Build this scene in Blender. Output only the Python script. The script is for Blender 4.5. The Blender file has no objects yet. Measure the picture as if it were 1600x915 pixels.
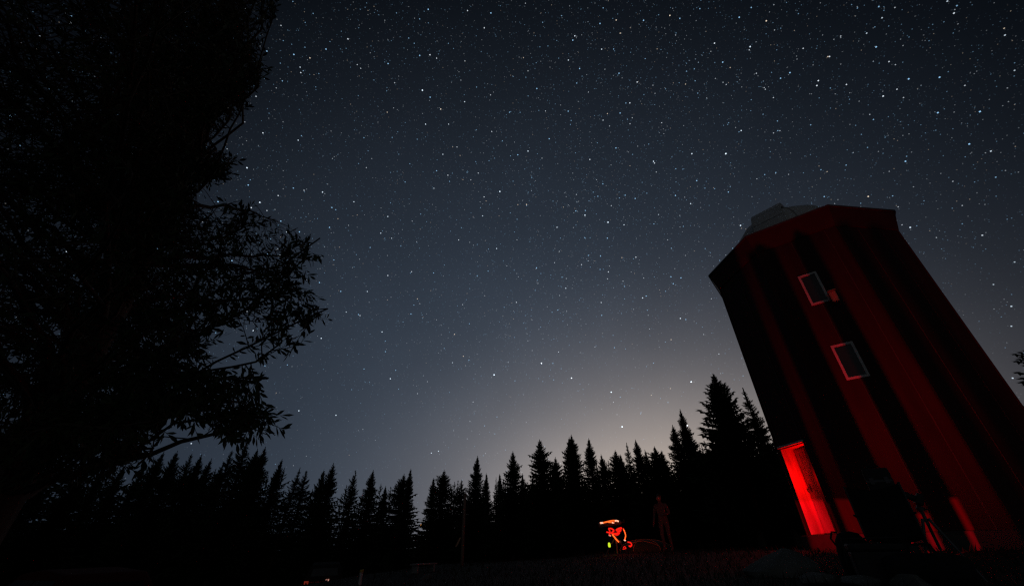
import bpy, bmesh, math, random
import numpy as np
from mathutils import Vector, Matrix
R_ = math.radians
scene = bpy.context.scene
COL = scene.collection

# ------------------------------------------------------------------ camera
F = 622.2; CX, CY = 800.0, 457.5            # 14 mm lens on a 36 mm sensor, measured in photo pixels
PITCH, ROLL = R_(32.3), R_(1.5)
CAMZ = 1.0
CAM = np.array([0, 0, CAMZ])
FW = np.array([0, math.cos(PITCH), math.sin(PITCH)])
_r0 = np.array([1.0, 0, 0]); _u0 = np.cross(_r0, FW)
RT = math.cos(ROLL) * _r0 - math.sin(ROLL) * _u0
UP = math.sin(ROLL) * _r0 + math.cos(ROLL) * _u0
cd = bpy.data.cameras.new('camera'); cam = bpy.data.objects.new('camera', cd); COL.objects.link(cam)
cd.sensor_fit = 'HORIZONTAL'; cd.sensor_width = 36.0; cd.lens = 14.0
cd.clip_start = 0.05; cd.clip_end = 4000
cam.matrix_world = Matrix(((RT[0], UP[0], -FW[0], 0), (RT[1], UP[1], -FW[1], 0), (RT[2], UP[2], -FW[2], CAMZ), (0, 0, 0, 1)))
scene.camera = cam

def ray(x, y):
    d = (x - CX) * RT - (y - CY) * UP + F * FW
    return d / np.linalg.norm(d)
def azel(x, y):
    d = ray(x, y); return math.atan2(d[0], d[1]), math.asin(d[2])
def at(x, y, r):                            # point seen at photo pixel x, y at horizontal distance r
    d = ray(x, y); k = r / math.hypot(d[0], d[1]); return Vector(CAM + d * k)
def proj(p):
    v = np.array(p) - CAM; z = v @ FW
    if z < 0.05: return None
    return CX + F * (v @ RT) / z, CY - F * (v @ UP) / z

# ------------------------------------------------------------------ view
scene.view_settings.view_transform = 'Standard'; scene.view_settings.look = 'None'
scene.view_settings.exposure = 0; scene.view_settings.gamma = 1
scene.cycles.use_denoising = False
scene.cycles.use_adaptive_sampling = False
scene.cycles.max_bounces = 2; scene.cycles.diffuse_bounces = 1; scene.cycles.glossy_bounces = 1
scene.cycles.sample_clamp_indirect = 1.0
scene.cycles.filter_width = 1.3

def s2l(c):
    return tuple((v / 255 / 12.92 if v <= 10 else ((v / 255 + 0.055) / 1.055) ** 2.4) for v in c)

# ------------------------------------------------------------------ night sky: airglow, town glow, stars
world = bpy.data.worlds.new('World'); scene.world = world; world.use_nodes = True
nt = world.node_tree; nt.nodes.clear()
def N(t, **k):
    n = nt.nodes.new(t)
    for a, b in k.items(): setattr(n, a, b)
    return n
def lk(a, b): nt.links.new(a, b)
def math_n(op, a, b=None, c=None, clamp=False):
    n = N('ShaderNodeMath', operation=op, use_clamp=clamp)
    for i, v in enumerate((a, b, c)):
        if v is None: continue
        if isinstance(v, (int, float)): n.inputs[i].default_value = v
        else: lk(v, n.inputs[i])
    return n.outputs[0]
def vmath(op, a, b=None):
    n = N('ShaderNodeVectorMath', operation=op)
    for i, v in enumerate((a, b)):
        if v is None: continue
        if isinstance(v, tuple): n.inputs[i].default_value = v
        else: lk(v, n.inputs[i])
    return n
def colscale(col, fac):
    n = N('ShaderNodeVectorMath', operation='SCALE')
    if isinstance(col, tuple): n.inputs[0].default_value = col
    else: lk(col, n.inputs[0])
    if isinstance(fac, (int, float)): n.inputs[3].default_value = fac
    else: lk(fac, n.inputs[3])
    return n.outputs[0]
def cadd(a, b): return vmath('ADD', a, b).outputs[0]

tc = N('ShaderNodeTexCoord'); DIR = vmath('NORMALIZE', tc.outputs['Generated']).outputs[0]
def gdir(az, el): return (math.sin(R_(az)) * math.cos(R_(el)), math.cos(R_(az)) * math.cos(R_(el)), math.sin(R_(el)))
# airglow and skyglow brighten towards one side of the horizon; a town lights the air low on the right
q1 = math_n('MAXIMUM', vmath('DOT_PRODUCT', DIR, gdir(2, -3)).outputs[1], 0.0)
FL = vmath('NORMALIZE', vmath('MULTIPLY', DIR, (1, 1, 1.6)).outputs[0]).outputs[0]
q2 = math_n('MAXIMUM', vmath('DOT_PRODUCT', FL, gdir(19, 0)).outputs[1], 0.0)
q3 = math_n('MAXIMUM', vmath('DOT_PRODUCT', DIR, gdir(182, -3)).outputs[1], 0.0)
sky = cadd((0.0003, 0.0006, 0.0012), colscale((0.0420, 0.0575, 0.0850), math_n('POWER', q1, 2.0)))
sky = cadd(sky, colscale((0.0060, 0.0120, 0.0160), math_n('POWER', q1, 8.0)))
sky = cadd(sky, colscale((0.0480, 0.0520, 0.0580), math_n('POWER', q3, 2.0)))
sky = cadd(sky, colscale((0.3600, 0.3000, 0.2650), math_n('POWER', q2, 10.0)))
sky = cadd(sky, colscale((0.2300, 0.1600, 0.0750), math_n('POWER', q2, 24.0)))
# faint mottling of the airglow
nz = N('ShaderNodeTexNoise'); lk(DIR, nz.inputs['Vector']); nz.inputs['Scale'].default_value = 5.0; nz.inputs['Detail'].default_value = 4.0
mot = N('ShaderNodeMapRange'); lk(nz.outputs[0], mot.inputs[0])
for i, v in zip((1, 2, 3, 4), (0.3, 0.7, 0.955, 1.045)): mot.inputs[i].default_value = v
sky = colscale(sky, mot.outputs[0])

# the brightest stars, one by one
BRIGHT = [(772,585,1.8),(846,567,2.1),(893,590,1.8),(955,612,1.4),(972,666,1.8),(1080,596,2.1),(1074,664,1.4),(707,566,.7),(610,591,1.),(525,648,.9),(467,641,.9),
 (597,518,.9),(541,487,.7),(776,388,.9),(884,450,.9),(574,455,.8),(1134,240,1.4),(1081,240,1.),(825,236,1.),(781,299,1.3),(950,347,1.4),(914,336,1.2),(975,351,.9),
 (1021,252,1.),(692,241,.8),(678,294,.7),(754,337,.8),(606,338,.9),(595,364,.8),(612,372,.7),(553,315,.8),(504,300,1.),(406,316,1.2),(386,262,1.1),(448,362,.9),
 (280,217,1.1),(55,212,1.1),(660,141,1.3),(726,159,.8),(701,194,.7),(665,194,.9),(466,219,.8),(888,94,.8),(940,77,.8),(469,105,.7),(1172,73,1.),(1354,52,.6),(1378,28,.6),
 (1480,2,.6),(1570,55,.6),(1585,110,.5),(1548,236,.7),(1158,204,.9),(1422,355,.9),(1580,478,.7),(1580,509,.6),(1585,409,.5),(1552,444,.5),(1582,590,.7),(1004,465,1.),
 (1063,497,1.),(1157,352,1.1),(396,516,1.1),(118,413,1.2),(103,393,1.),(502,528,1.),(299,692,.8),(351,686,.9),(674,707,.8),(685,704,.8),(1029,335,.6),(1079,318,.9)]
bg = N('ShaderNodeBackground'); lk(sky, bg.inputs[0]); bg.inputs[1].default_value = 1.0
wo = N('ShaderNodeOutputWorld'); lk(bg.outputs[0], wo.inputs[0])
world.cycles.sampling_method = 'MANUAL'; world.cycles.sample_map_resolution = 256

# ------------------------------------------------------------------ stars: small bright discs on the far sphere of the sky
rs = np.random.RandomState(5)
def sphere_dirs(n):
    z = rs.uniform(0.02, 1, n); a = rs.uniform(0, 2 * np.pi, n); q = np.sqrt(1 - z * z); return np.c_[q * np.sin(a), q * np.cos(a), z]
D1 = sphere_dirs(34000)
mwn = np.cross(ray(930, 300), ray(1060, 10)); mwn /= np.linalg.norm(mwn)      # pole of the milky way band
D2 = sphere_dirs(28000); D2 = D2[rs.uniform(0, 1, len(D2)) < np.exp(-((D2 @ mwn) / 0.20) ** 2)]
DS = np.r_[D1, D2]; n_ = len(DS)
bri = 0.074 * (1 - rs.uniform(0, 1, n_)) ** -0.60                              # many faint, few bright
bri = np.minimum(bri, 0.9)
D3 = sphere_dirs(110000); DS = np.r_[DS, D3]; bri = np.r_[bri, rs.uniform(0.006, 0.034, len(D3))]   # the mist of stars too faint to tell apart
fixed = np.array([ray(x, y) for x, y, m in BRIGHT]); fb = np.array([1.05 * m for x, y, m in BRIGHT])
DS = np.r_[DS, fixed]; bri = np.r_[bri, fb]; n_ = len(DS)
bri = bri * np.clip(1.7 * DS[:, 2] + 0.10, 0, 1)
bri[-len(fb):] = fb
rad = 0.00072 + 0.00070 * np.clip(bri, 0, 1.5) ** 0.9
warm = rs.uniform(0, 1, n_); colr = np.where(warm[:, None] < 0.60, np.array([[0.34, 0.66, 1.0]]), np.where(warm[:, None] < 0.93, np.array([[0.80, 0.90, 1.0]]), np.array([[1.0, 0.82, 0.62]])))
colr[-len(fb):] = (0.72, 0.87, 1.0)
t1 = np.cross(DS, np.array([0.3, 0.5, 0.81])); t1 /= np.linalg.norm(t1, axis=1)[:, None]; t2 = np.cross(DS, t1)
RS = 3000.0; ks = 4; vv = np.empty((n_, ks, 3))
for k in range(ks):
    vv[:, k] = RS * (DS + rad[:, None] * (math.cos(2 * math.pi * k / ks) * t1 + math.sin(2 * math.pi * k / ks) * t2))
sm = bpy.data.meshes.new('stars'); sm.from_pydata(vv.reshape(-1, 3).tolist(), [], np.arange(n_ * ks).reshape(n_, ks).tolist())
ca_ = sm.color_attributes.new('glow', 'FLOAT_COLOR', 'POINT')
ca_.data.foreach_set('color', np.repeat(np.c_[colr * bri[:, None], np.ones(n_)], ks, axis=0).astype(np.float32).ravel())
stm = bpy.data.materials.new('starlight'); stm.use_nodes = True; t_ = stm.node_tree; t_.nodes.clear()
at_ = t_.nodes.new('ShaderNodeAttribute'); at_.attribute_name = 'glow'; em_ = t_.nodes.new('ShaderNodeEmission'); ou_ = t_.nodes.new('ShaderNodeOutputMaterial')
tr_ = t_.nodes.new('ShaderNodeBsdfTransparent'); ad_ = t_.nodes.new('ShaderNodeAddShader')
t_.links.new(at_.outputs['Color'], em_.inputs[0]); t_.links.new(em_.outputs[0], ad_.inputs[0]); t_.links.new(tr_.outputs[0], ad_.inputs[1]); t_.links.new(ad_.outputs[0], ou_.inputs[0])
stm.cycles.emission_sampling = 'NONE'; sm.materials.append(stm)
so = bpy.data.objects.new('sky', sm); COL.objects.link(so); so['kind'] = 'structure'

# ------------------------------------------------------------------ materials
def mat(name, c1, c2=None, rough=0.8, scale=3.0, stretch=(1, 1, 1), bump=0.2, detail=6, metal=0.0, coord='Object', spec=0.3, bscale=None):
    m = bpy.data.materials.new(name); m.use_nodes = True; t = m.node_tree; b = t.nodes['Principled BSDF']
    b.inputs['Roughness'].default_value = rough; b.inputs['Metallic'].default_value = metal
    b.inputs['Specular IOR Level'].default_value = spec
    c2 = c2 or tuple(v * 0.6 for v in c1)
    co = t.nodes.new('ShaderNodeTexCoord'); mp = t.nodes.new('ShaderNodeMapping'); mp.inputs['Scale'].default_value = stretch
    t.links.new(co.outputs[coord], mp.inputs[0])
    n = t.nodes.new('ShaderNodeTexNoise'); n.inputs['Scale'].default_value = scale; n.inputs['Detail'].default_value = detail
    t.links.new(mp.outputs[0], n.inputs['Vector'])
    r = t.nodes.new('ShaderNodeValToRGB'); r.color_ramp.elements[0].position = 0.3; r.color_ramp.elements[1].position = 0.7
    r.color_ramp.elements[0].color = (*c2, 1); r.color_ramp.elements[1].color = (*c1, 1)
    t.links.new(n.outputs[0], r.inputs[0]); t.links.new(r.outputs[0], b.inputs['Base Color'])
    if bump:
        bp = t.nodes.new('ShaderNodeBump'); bp.inputs['Strength'].default_value = bump; bp.inputs['Distance'].default_value = 0.02
        n2 = n
        if bscale:
            n2 = t.nodes.new('ShaderNodeTexNoise'); n2.inputs['Scale'].default_value = bscale; t.links.new(mp.outputs[0], n2.inputs['Vector'])
        t.links.new(n2.outputs[0], bp.inputs['Height']); t.links.new(bp.outputs[0], b.inputs['Normal'])
    return m
def emis(name, col, s):
    m = bpy.data.materials.new(name); m.use_nodes = True; t = m.node_tree; b = t.nodes['Principled BSDF']
    b.inputs['Base Color'].default_value = (0.02, 0.02, 0.02, 1)
    # slight unevenness of the glow
    n = t.nodes.new('ShaderNodeTexNoise'); n.inputs['Scale'].default_value = 14.0
    mr = t.nodes.new('ShaderNodeMapRange')
    for i, v in zip((1, 2, 3, 4), (0.3, 0.7, 0.55 * s, 1.4 * s)): mr.inputs[i].default_value = v
    t.links.new(n.outputs[0], mr.inputs[0]); t.links.new(mr.outputs[0], b.inputs['Emission Strength'])
    b.inputs['Emission Color'].default_value = (*col, 1); m.cycles.emission_sampling = 'NONE'
    return m
M = {
 'soil': mat('grassy_soil', (0.024, 0.026, 0.014), (0.015, 0.014, 0.010), 0.95, 0.6, bump=0.6, detail=10, bscale=9.0),
 'grass': mat('grass_blade', (0.02, 0.024, 0.011), (0.013, 0.016, 0.007), 0.8, 2.0, bump=0),
 'needle': mat('spruce_needle', (0.045, 0.065, 0.035), (0.03, 0.045, 0.025), 0.9, 1.5, bump=0, spec=0.1),
 'bark': mat('bark', (0.10, 0.075, 0.055), (0.05, 0.038, 0.03), 0.95, 3.0, (4, 4, 0.7), bump=0.8),
 'leaf': mat('leaf', (0.05, 0.075, 0.03), (0.035, 0.05, 0.025), 0.7, 3.0, bump=0, spec=0.15),
 'siding': mat('tower_siding', (0.056, 0.012, 0.010), (0.030, 0.007, 0.006), 0.72, 1.6, (2.2, 2.2, 0.35), bump=0.15),
 'trim': mat('tower_trim', (0.10, 0.04, 0.035), (0.075, 0.03, 0.025), 0.55, 3.0, bump=0.1),
 'fascia': mat('tower_fascia', (0.068, 0.014, 0.012), (0.05, 0.011, 0.009), 0.7, 2.0, bump=0.12),
 'roofing': mat('roofing', (0.10, 0.10, 0.10), None, 0.9, 5.0),
 'dome': mat('dome_shell', (0.80, 0.79, 0.76), (0.66, 0.65, 0.63), 0.5, 2.0, bump=0.05, spec=0.4),
 'white': mat('white_paint', (0.74, 0.73, 0.70), (0.62, 0.61, 0.59), 0.5, 6.0, bump=0.1),
 'glass': mat('window_glass', (0.02, 0.02, 0.025), (0.012, 0.012, 0.014), 0.08, 1.0, bump=0, spec=0.6),
 'wood': mat('pale_wood', (0.52, 0.40, 0.26), (0.34, 0.25, 0.16), 0.7, 4.0, (6, 6, 0.5), bump=0.3),
 'doorwood': mat('door_wood', (0.62, 0.50, 0.38), (0.30, 0.22, 0.15), 0.65, 2.0, (2.5, 2.5, 0.5), bump=0.25, detail=3),
 'polewood': mat('pole_wood', (0.30, 0.24, 0.18), (0.17, 0.13, 0.10), 0.9, 3.0, (5, 5, 0.5), bump=0.5),
 'greywood': mat('grey_wood', (0.38, 0.37, 0.35), (0.24, 0.23, 0.22), 0.9, 3.0, (1, 8, 8), bump=0.5),
 'concrete': mat('concrete', (0.075, 0.072, 0.07), (0.05, 0.048, 0.046), 0.9, 6.0, bump=0.4),
 'rock': mat('rock', (0.20, 0.215, 0.20), (0.11, 0.12, 0.11), 0.9, 2.2, bump=0.9, detail=10),
 'black': mat('black_fabric', (0.022, 0.022, 0.024), (0.014, 0.014, 0.015), 0.9, 20.0, bump=0.3),
 'plastic': mat('black_plastic', (0.03, 0.03, 0.032), None, 0.5, 10.0, bump=0.05),
 'metal': mat('dark_metal', (0.16, 0.16, 0.17), None, 0.5, 10.0, bump=0.05, metal=0.3),
 'tube': mat('telescope_tube', (0.05, 0.05, 0.05), (0.04, 0.04, 0.04), 0.4, 6.0, bump=0.03),
 'tentgreen': mat('tent_fabric', (0.055, 0.075, 0.045), (0.04, 0.055, 0.035), 0.8, 3.0, bump=0.3),
 'tentpipe': mat('tent_piping', (0.60, 0.30, 0.12), (0.45, 0.22, 0.09), 0.7, 6.0, bump=0.1),
 'carred': mat('car_paint_red', (0.07, 0.012, 0.01), (0.055, 0.01, 0.008), 0.9, 2.0, bump=0, spec=0.1),
 'cargrey': mat('car_paint_grey', (0.03, 0.03, 0.032), (0.024, 0.024, 0.026), 0.9, 2.0, bump=0, spec=0.1),
 'tyre': mat('tyre', (0.02, 0.02, 0.02), None, 0.9, 20.0, bump=0.2),
 'rim': mat('rim', (0.4, 0.4, 0.4), None, 0.4, 10.0, bump=0, metal=0.8),
 'skin': mat('skin', (0.5, 0.33, 0.25), (0.45, 0.29, 0.21), 0.6, 8.0, bump=0.05),
 'jacket': mat('jacket', (0.16, 0.13, 0.12), (0.11, 0.09, 0.08), 0.9, 12.0, bump=0.3),
 'hair': mat('hair', (0.04, 0.03, 0.02), None, 0.6, 30.0, bump=0.3),
 'yellow': mat('yellow_cap', (0.65, 0.5, 0.08), (0.5, 0.38, 0.06), 0.6, 6.0, bump=0.1),
 'red_trail': emis('red_trail', (1.0, 0.012, 0.006), 1.0),
 'orange_trail': emis('orange_trail', (1.0, 0.11, 0.015), 1.8),
 'pale_trail': emis('pale_trail_glow', (1.0, 0.42, 0.28), 1.6),
 'yellow_led': emis('yellow_led', (0.72, 0.95, 0.03), 1.0),
 'bulb': emis('red_bulb', (1.0, 0.0, 0.0), 2.0),
 'tail': emis('tail_lamp', (1.0, 0.10, 0.05), 0.16),
 'taildim': emis('tail_strip', (1.0, 0.02, 0.02), 0.010),
 'tailhot': emis('tail_lamp_bright', (1.0, 0.45, 0.35), 0.5),
 'farlamp': emis('sodium_lamp', (1.0, 0.42, 0.10), 0.9),
}

# ------------------------------------------------------------------ mesh helpers
class MB:
    def __init__(s): s.v = []; s.f = []
    def add(s, vs, fs):
        o = len(s.v); s.v += [tuple(p) for p in vs]; s.f += [tuple(i + o for i in f) for f in fs]; return s
    def box(s, lo, hi, tf=None):
        x0, y0, z0 = lo; x1, y1, z1 = hi
        vs = [(x0,y0,z0),(x1,y0,z0),(x1,y1,z0),(x0,y1,z0),(x0,y0,z1),(x1,y0,z1),(x1,y1,z1),(x0,y1,z1)]
        if tf: vs = [tf(*p) for p in vs]
        return s.add(vs, [(0,3,2,1),(4,5,6,7),(0,1,5,4),(1,2,6,5),(2,3,7,6),(3,0,4,7)])
    def tube(s, pts, rad, n=8, cap=True):
        pts = [Vector(p) for p in pts]; rads = rad if isinstance(rad, (list, tuple)) else [rad] * len(pts)
        vs = []; prev = None
        for i, p in enumerate(pts):
            t = (pts[min(i + 1, len(pts) - 1)] - pts[max(i - 1, 0)])
            t = t.normalized() if t.length > 1e-9 else Vector((0, 0, 1))
            if prev is None: a = t.cross(Vector((0.31, 0.17, 0.93)) if abs(t.z) < 0.9 else Vector((1, 0.1, 0))).normalized()
            else:
                a = prev - t * prev.dot(t); a = a.normalized() if a.length > 1e-6 else t.orthogonal().normalized()
            prev = a; b = t.cross(a)
            for k in range(n):
                q = 2 * math.pi * k / n; vs.append(p + (a * math.cos(q) + b * math.sin(q)) * rads[i])
        fs = [(i*n+k, i*n+(k+1)%n, (i+1)*n+(k+1)%n, (i+1)*n+k) for i in range(len(pts)-1) for k in range(n)]
        if cap: fs += [tuple(range(n-1, -1, -1)), tuple((len(pts)-1)*n+k for k in range(n))]
        return s.add(vs, fs)
    def lathe(s, prof, c=(0, 0, 0), n=16, a0=0, a1=2*math.pi):
        full = abs(a1 - a0 - 2*math.pi) < 1e-6; m = n if full else n + 1; vs = []
        for r, z in prof:
            for k in range(m):
                a = a0 + (a1 - a0) * k / n; vs.append((c[0]+r*math.cos(a), c[1]+r*math.sin(a), c[2]+z))
        fs = []
        for i in range(len(prof)-1):
            for k in range(n):
                k2 = (k+1) % m; fs.append((i*m+k, i*m+k2, (i+1)*m+k2, (i+1)*m+k))
        return s.add(vs, fs)
    def prism(s, poly, z0, z1):
        n = len(poly)
        vs = [(x, y, z0) for x, y in poly] + [(x, y, z1) for x, y in poly]
        return s.add(vs, [tuple(range(n-1,-1,-1)), tuple(range(n, 2*n))] + [(k,(k+1)%n,n+(k+1)%n,n+k) for k in range(n)])
    def mesh(s, name, m, smooth=False):
        me = bpy.data.meshes.new(name); me.from_pydata(s.v, [], s.f); me.update()
        if m is not None: me.materials.append(M[m] if isinstance(m, str) else m)
        if smooth: me.polygons.foreach_set('use_smooth', [True] * len(me.polygons))
        return me
    def build(s, name, m, parent=None, smooth=False, bevel=0):
        me = s.mesh(name, m, smooth)
        o = link(name, me, parent)
        if bevel:
            b = o.modifiers.new('bevel', 'BEVEL'); b.width = bevel; b.segments = 2; b.limit_method = 'ANGLE'
        return o
def link(name, me, parent=None, loc=None, rz=0, sc=None):
    o = bpy.data.objects.new(name, me); COL.objects.link(o); o.parent = parent
    if loc is not None: o.location = loc
    if rz: o.rotation_euler.z = rz
    if sc is not None: o.scale = sc if hasattr(sc, '__len__') else (sc, sc, sc)
    return o
def tag(o, label=None, cat=None, group=None, kind=None):
    if label: o['label'] = label
    if cat: o['category'] = cat
    if group: o['group'] = group
    if kind: o['kind'] = kind
    return o
def thing(name, loc, label, cat, rz=0, group=None):
    o = link(name, None, None, loc, rz); o.empty_display_size = 0.2
    return tag(o, label, cat, group)
rnd = random.Random(7)

# ------------------------------------------------------------------ ground
CP = np.array([(0,0,-1.0),(-3,0,-1.15),(3,-2,-0.95),(2,4,-0.75),(4.5,5.4,-0.42),(3.2,6.2,-0.44),(6.4,4.6,-0.42),(9.95,11.3,-0.25),(7.3,9.2,-0.26),(9.5,7.6,-0.26),(6.6,12.5,-0.26),
 (12.5,8.2,-0.26),(4.4,16.5,-0.31),(5.2,16.8,-0.31),(0,17,-0.48),(-2.6,21.8,-0.66),(-3.7,17.6,-0.72),(-5,15,-0.95),(-10.4,23.8,-2.25),(-10.4,9.4,-2.0),(-5,4.2,-1.35),(-7,0,-1.6),(-14,16,-2.6),
 (-32,32,-3.4),(-15,42,-2.6),(0,45,-1.3),(15,42,-0.6),(20,24,-0.35),(35,28,-0.4),(40,10,-0.5),(10,0,-0.6),(0,-15,-1.3),(-20,-5,-2.4),(20,-10,-0.9),(-60,60,-4),(0,90,-2),(70,60,-0.8)], float)
def ground_z(x, y):
    d2 = (CP[:, 0] - x) ** 2 + (CP[:, 1] - y) ** 2 + 0.8
    w = d2 ** -1.6
    return CAMZ + float((w * CP[:, 2]).sum() / w.sum())
g = MB(); na, rr = 120, [0.0] + [0.6 * 1.085 ** k for k in range(92)]
gv = [(0, 0, ground_z(0, 0))]
for r in rr[1:]:
    for k in range(na):
        a = 2 * math.pi * k / na; x, y = r * math.sin(a), r * math.cos(a)
        gv.append((x, y, ground_z(x, y) + (0.018 * math.sin(3.1 * x + 1) * math.sin(2.7 * y) if r < 60 else 0)))
gf = [(0, 1 + (k + 1) % na, 1 + k) for k in range(na)]
for i in range(len(rr) - 2):
    for k in range(na):
        a, b = 1 + i * na + k, 1 + i * na + (k + 1) % na
        gf.append((a, b, b + na, a + na))
gf = [tuple(reversed(f)) if len(f) == 4 else f for f in gf]
g.add(gv, gf); ground = g.build('ground', 'soil', smooth=True); tag(ground, kind='structure')
# grass in the clearing
gb = MB(); rg = random.Random(3)
for i in range(26000):
    a = R_(rg.uniform(-58, 62)); r = 2.2 + 24 * rg.random() ** 1.5
    x, y = r * math.sin(a), r * math.cos(a)
    if (x - 9.95) ** 2 + (y - 11.3) ** 2 < 3.0 ** 2: continue
    z = ground_z(x, y) - 0.01; h = rg.uniform(0.05, 0.14); q = rg.uniform(0, math.pi); w = 0.006 + 0.0006 * r
    lx, ly = rg.gauss(0, 0.05), rg.gauss(0, 0.05)
    dx, dy = w * math.cos(q), w * math.sin(q)
    gb.add([(x-dx, y-dy, z), (x+dx, y+dy, z), (x+lx, y+ly, z+h)], [(0, 1, 2)])
tag(gb.build('grass', 'grass'), 'short dark grass covering the clearing', 'grass', kind='stuff')

# ------------------------------------------------------------------ observatory tower
TC = np.array([9.9464, 11.2998]); TH = R_(165.335); RW = 2.66; RC = 2.86; H = 8.1
ZB = CAMZ + 0.04; ZT = CAMZ + H; ZF = ZT - 0.60
def corner(k, R): a = TH + k * math.pi / 4; return np.array([TC[0] + R * math.cos(a), TC[1] + R * math.sin(a)])
SIDE = 2 * RW * math.sin(math.pi / 8)
def fp(k):                                   # face frame: (u along the face, out along its normal, z)
    c0, c1 = corner(k, RW), corner(k + 1, RW); t = (c1 - c0) / np.linalg.norm(c1 - c0)
    a = TH + (k + 0.5) * math.pi / 4; n = np.array([math.cos(a), math.sin(a)])
    return lambda u, o, z: (c0[0] + t[0]*u + n[0]*o, c0[1] + t[1]*u + n[1]*o, z)
def u_of_az(k, az):                          # where a bearing seen from the clearing meets face k
    c0, c1 = corner(k, RW), corner(k + 1, RW); d = np.array([math.sin(R_(az)), math.cos(R_(az))])
    t = (c1 - c0) / np.linalg.norm(c1 - c0)
    A = np.array([[t[0], -d[0]], [t[1], -d[1]]]); return float(np.linalg.solve(A, -c0)[0])
tower = thing('observatory_tower', (TC[0], TC[1], 0), 'tall eight-sided observatory tower with flared top, dome and open red-lit doorway', 'tower')
TI = Matrix.Translation((-TC[0], -TC[1], 0))
def tb(mb, name, m, parent=None, **k):
    mb.v = [(x - TC[0], y - TC[1], z) for x, y, z in mb.v]
    return mb.build(name, m, parent or tower, **k)
# foundation
tb(MB().prism([tuple(corner(k, RW + 0.16)) for k in range(8)], CAMZ - 0.9, ZB), 'foundation', 'concrete', bevel=0.015)
# door opening on face 0
DU0, DU1 = u_of_az(0, 31.95), u_of_az(0, 34.3)
DZ1 = ZB + 2.05; DEP = 0.40
seams = {0: [DU0 - 0.0, DU1 + 0.0], 1: [0.93, u_of_az(1, 45.55)], 2: [u_of_az(2, 48.5), 1.45]}
for k in range(8):
    f = fp(k); L = SIDE
    cuts = [0.012] + sorted(seams.get(k, [0.68, 1.36])) + [L - 0.012]
    cuts = [c for c in cuts if 0.0 < c < L]
    for a, b in zip(cuts[:-1], cuts[1:]):
        z0 = ZB + 0.003
        if k == 0 and abs(a - DU0) < 1e-6: z0 = DZ1
        tb(MB().box((a + 0.003, -0.05, z0), (b - 0.003, 0, ZF + 0.02), f), 'wall_panel', 'siding')
    for s in cuts[1:-1]:
        z0 = ZB + 0.003
        if k == 0: z0 = DZ1
        tb(MB().box((s - 0.011, 0.0005, z0), (s + 0.011, 0.010, ZF - 0.03), f), 'batten', 'trim')
    c = corner(k, RW - 0.004)
    q = TH + k * math.pi / 4
    cp = [(c[0] + 0.028 * math.cos(q + d), c[1] + 0.028 * math.sin(q + d)) for d in (-1.57, -0.78, 0, 0.78, 1.57, 3.14)]
    tb(MB().prism(cp, ZB + 0.002, ZF + 0.01), 'corner_trim', 'siding')
    # flared fascia
    b0, b1 = corner(k, RW + 0.035), corner(k + 1, RW + 0.035); t0, t1 = corner(k, RC), corner(k + 1, RC)
    i0, i1 = corner(k, RW - 0.05), corner(k + 1, RW - 0.05); j0, j1 = corner(k, RC - 0.06), corner(k + 1, RC - 0.06)
    tb(MB().add([(*b0, ZF), (*b1, ZF), (*t1, ZT), (*t0, ZT), (*i0, ZF), (*i1, ZF), (*j1, ZT), (*j0, ZT)],
       [(0,1,2,3),(5,4,7,6),(4,5,1,0),(3,2,6,7)]), 'fascia_panel', 'fascia')
    e0, e1 = corner(k, RC + 0.02), corner(k + 1, RC + 0.02); h0, h1 = corner(k, RC - 0.07), corner(k + 1, RC - 0.07)
    tb(MB().add([(*e0, ZT-0.03), (*e1, ZT-0.03), (*e1, ZT+0.035), (*e0, ZT+0.035), (*h0, ZT-0.03), (*h1, ZT-0.03), (*h1, ZT+0.035), (*h0, ZT+0.035)],
       [(0,1,2,3),(5,4,7,6),(4,5,1,0),(3,2,6,7)]), 'roof_edge', 'roofing')
tb(MB().prism([tuple(corner(k, RW - 0.06)) for k in range(8)], ZF - 0.02, ZT - 0.05), 'roof', 'roofing')
# inner core that backs the panels, split round the doorway
core = MB()
for k in range(8):
    f = fp(k)
    if k == 0:
        core.box((0.05, -0.14, ZB), (DU0 - 0.06, -0.055, ZF), f); core.box((DU1 + 0.06, -0.14, ZB), (SIDE - 0.05, -0.055, ZF), f); core.box((DU0 - 0.06, -0.14, DZ1 + 0.06), (DU1 + 0.06, -0.055, ZF), f)
    else: core.box((0.05, -0.14, ZB), (SIDE - 0.05, -0.055, ZF), f)
tb(core, 'inner_wall', 'siding')
# doorway: jambs, head, threshold, the door at the back of the recess
f = fp(0)
jm = None
w = 0.13
for i in range(3):                           # boards lining the far jamb
    tb(MB().box((DU0 - 0.05, -DEP + i * DEP / 3 + 0.001, ZB), (DU0, -DEP + (i + 1) * DEP / 3 - 0.001, DZ1), f), 'jamb_board', 'doorwood')
tb(MB().box((DU1, -DEP, ZB), (DU1 + 0.05, -0.06, DZ1), f), 'jamb_board', 'doorwood')
tb(MB().box((DU0 - 0.05, -DEP, DZ1), (DU1 + 0.05, -0.06, DZ1 + 0.05), f), 'door_head', 'doorwood')
tb(MB().box((DU0 - 0.06, 0.001, DZ1 + 0.02), (DU1 + 0.04, 0.05, DZ1 + 0.075), f), 'drip_cap', 'white', bevel=0.006)
tb(MB().box((DU0 - 0.02, -DEP, ZB - 0.02), (DU1 + 0.02, 0.06, ZB + 0.015), f), 'threshold', 'concrete')
door = tb(MB().box((DU0 + 0.01, -DEP - 0.05, ZB + 0.02), (DU1 - 0.01, -DEP - 0.005, DZ1 - 0.005), f), 'door', 'doorwood')
nb = 6
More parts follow.
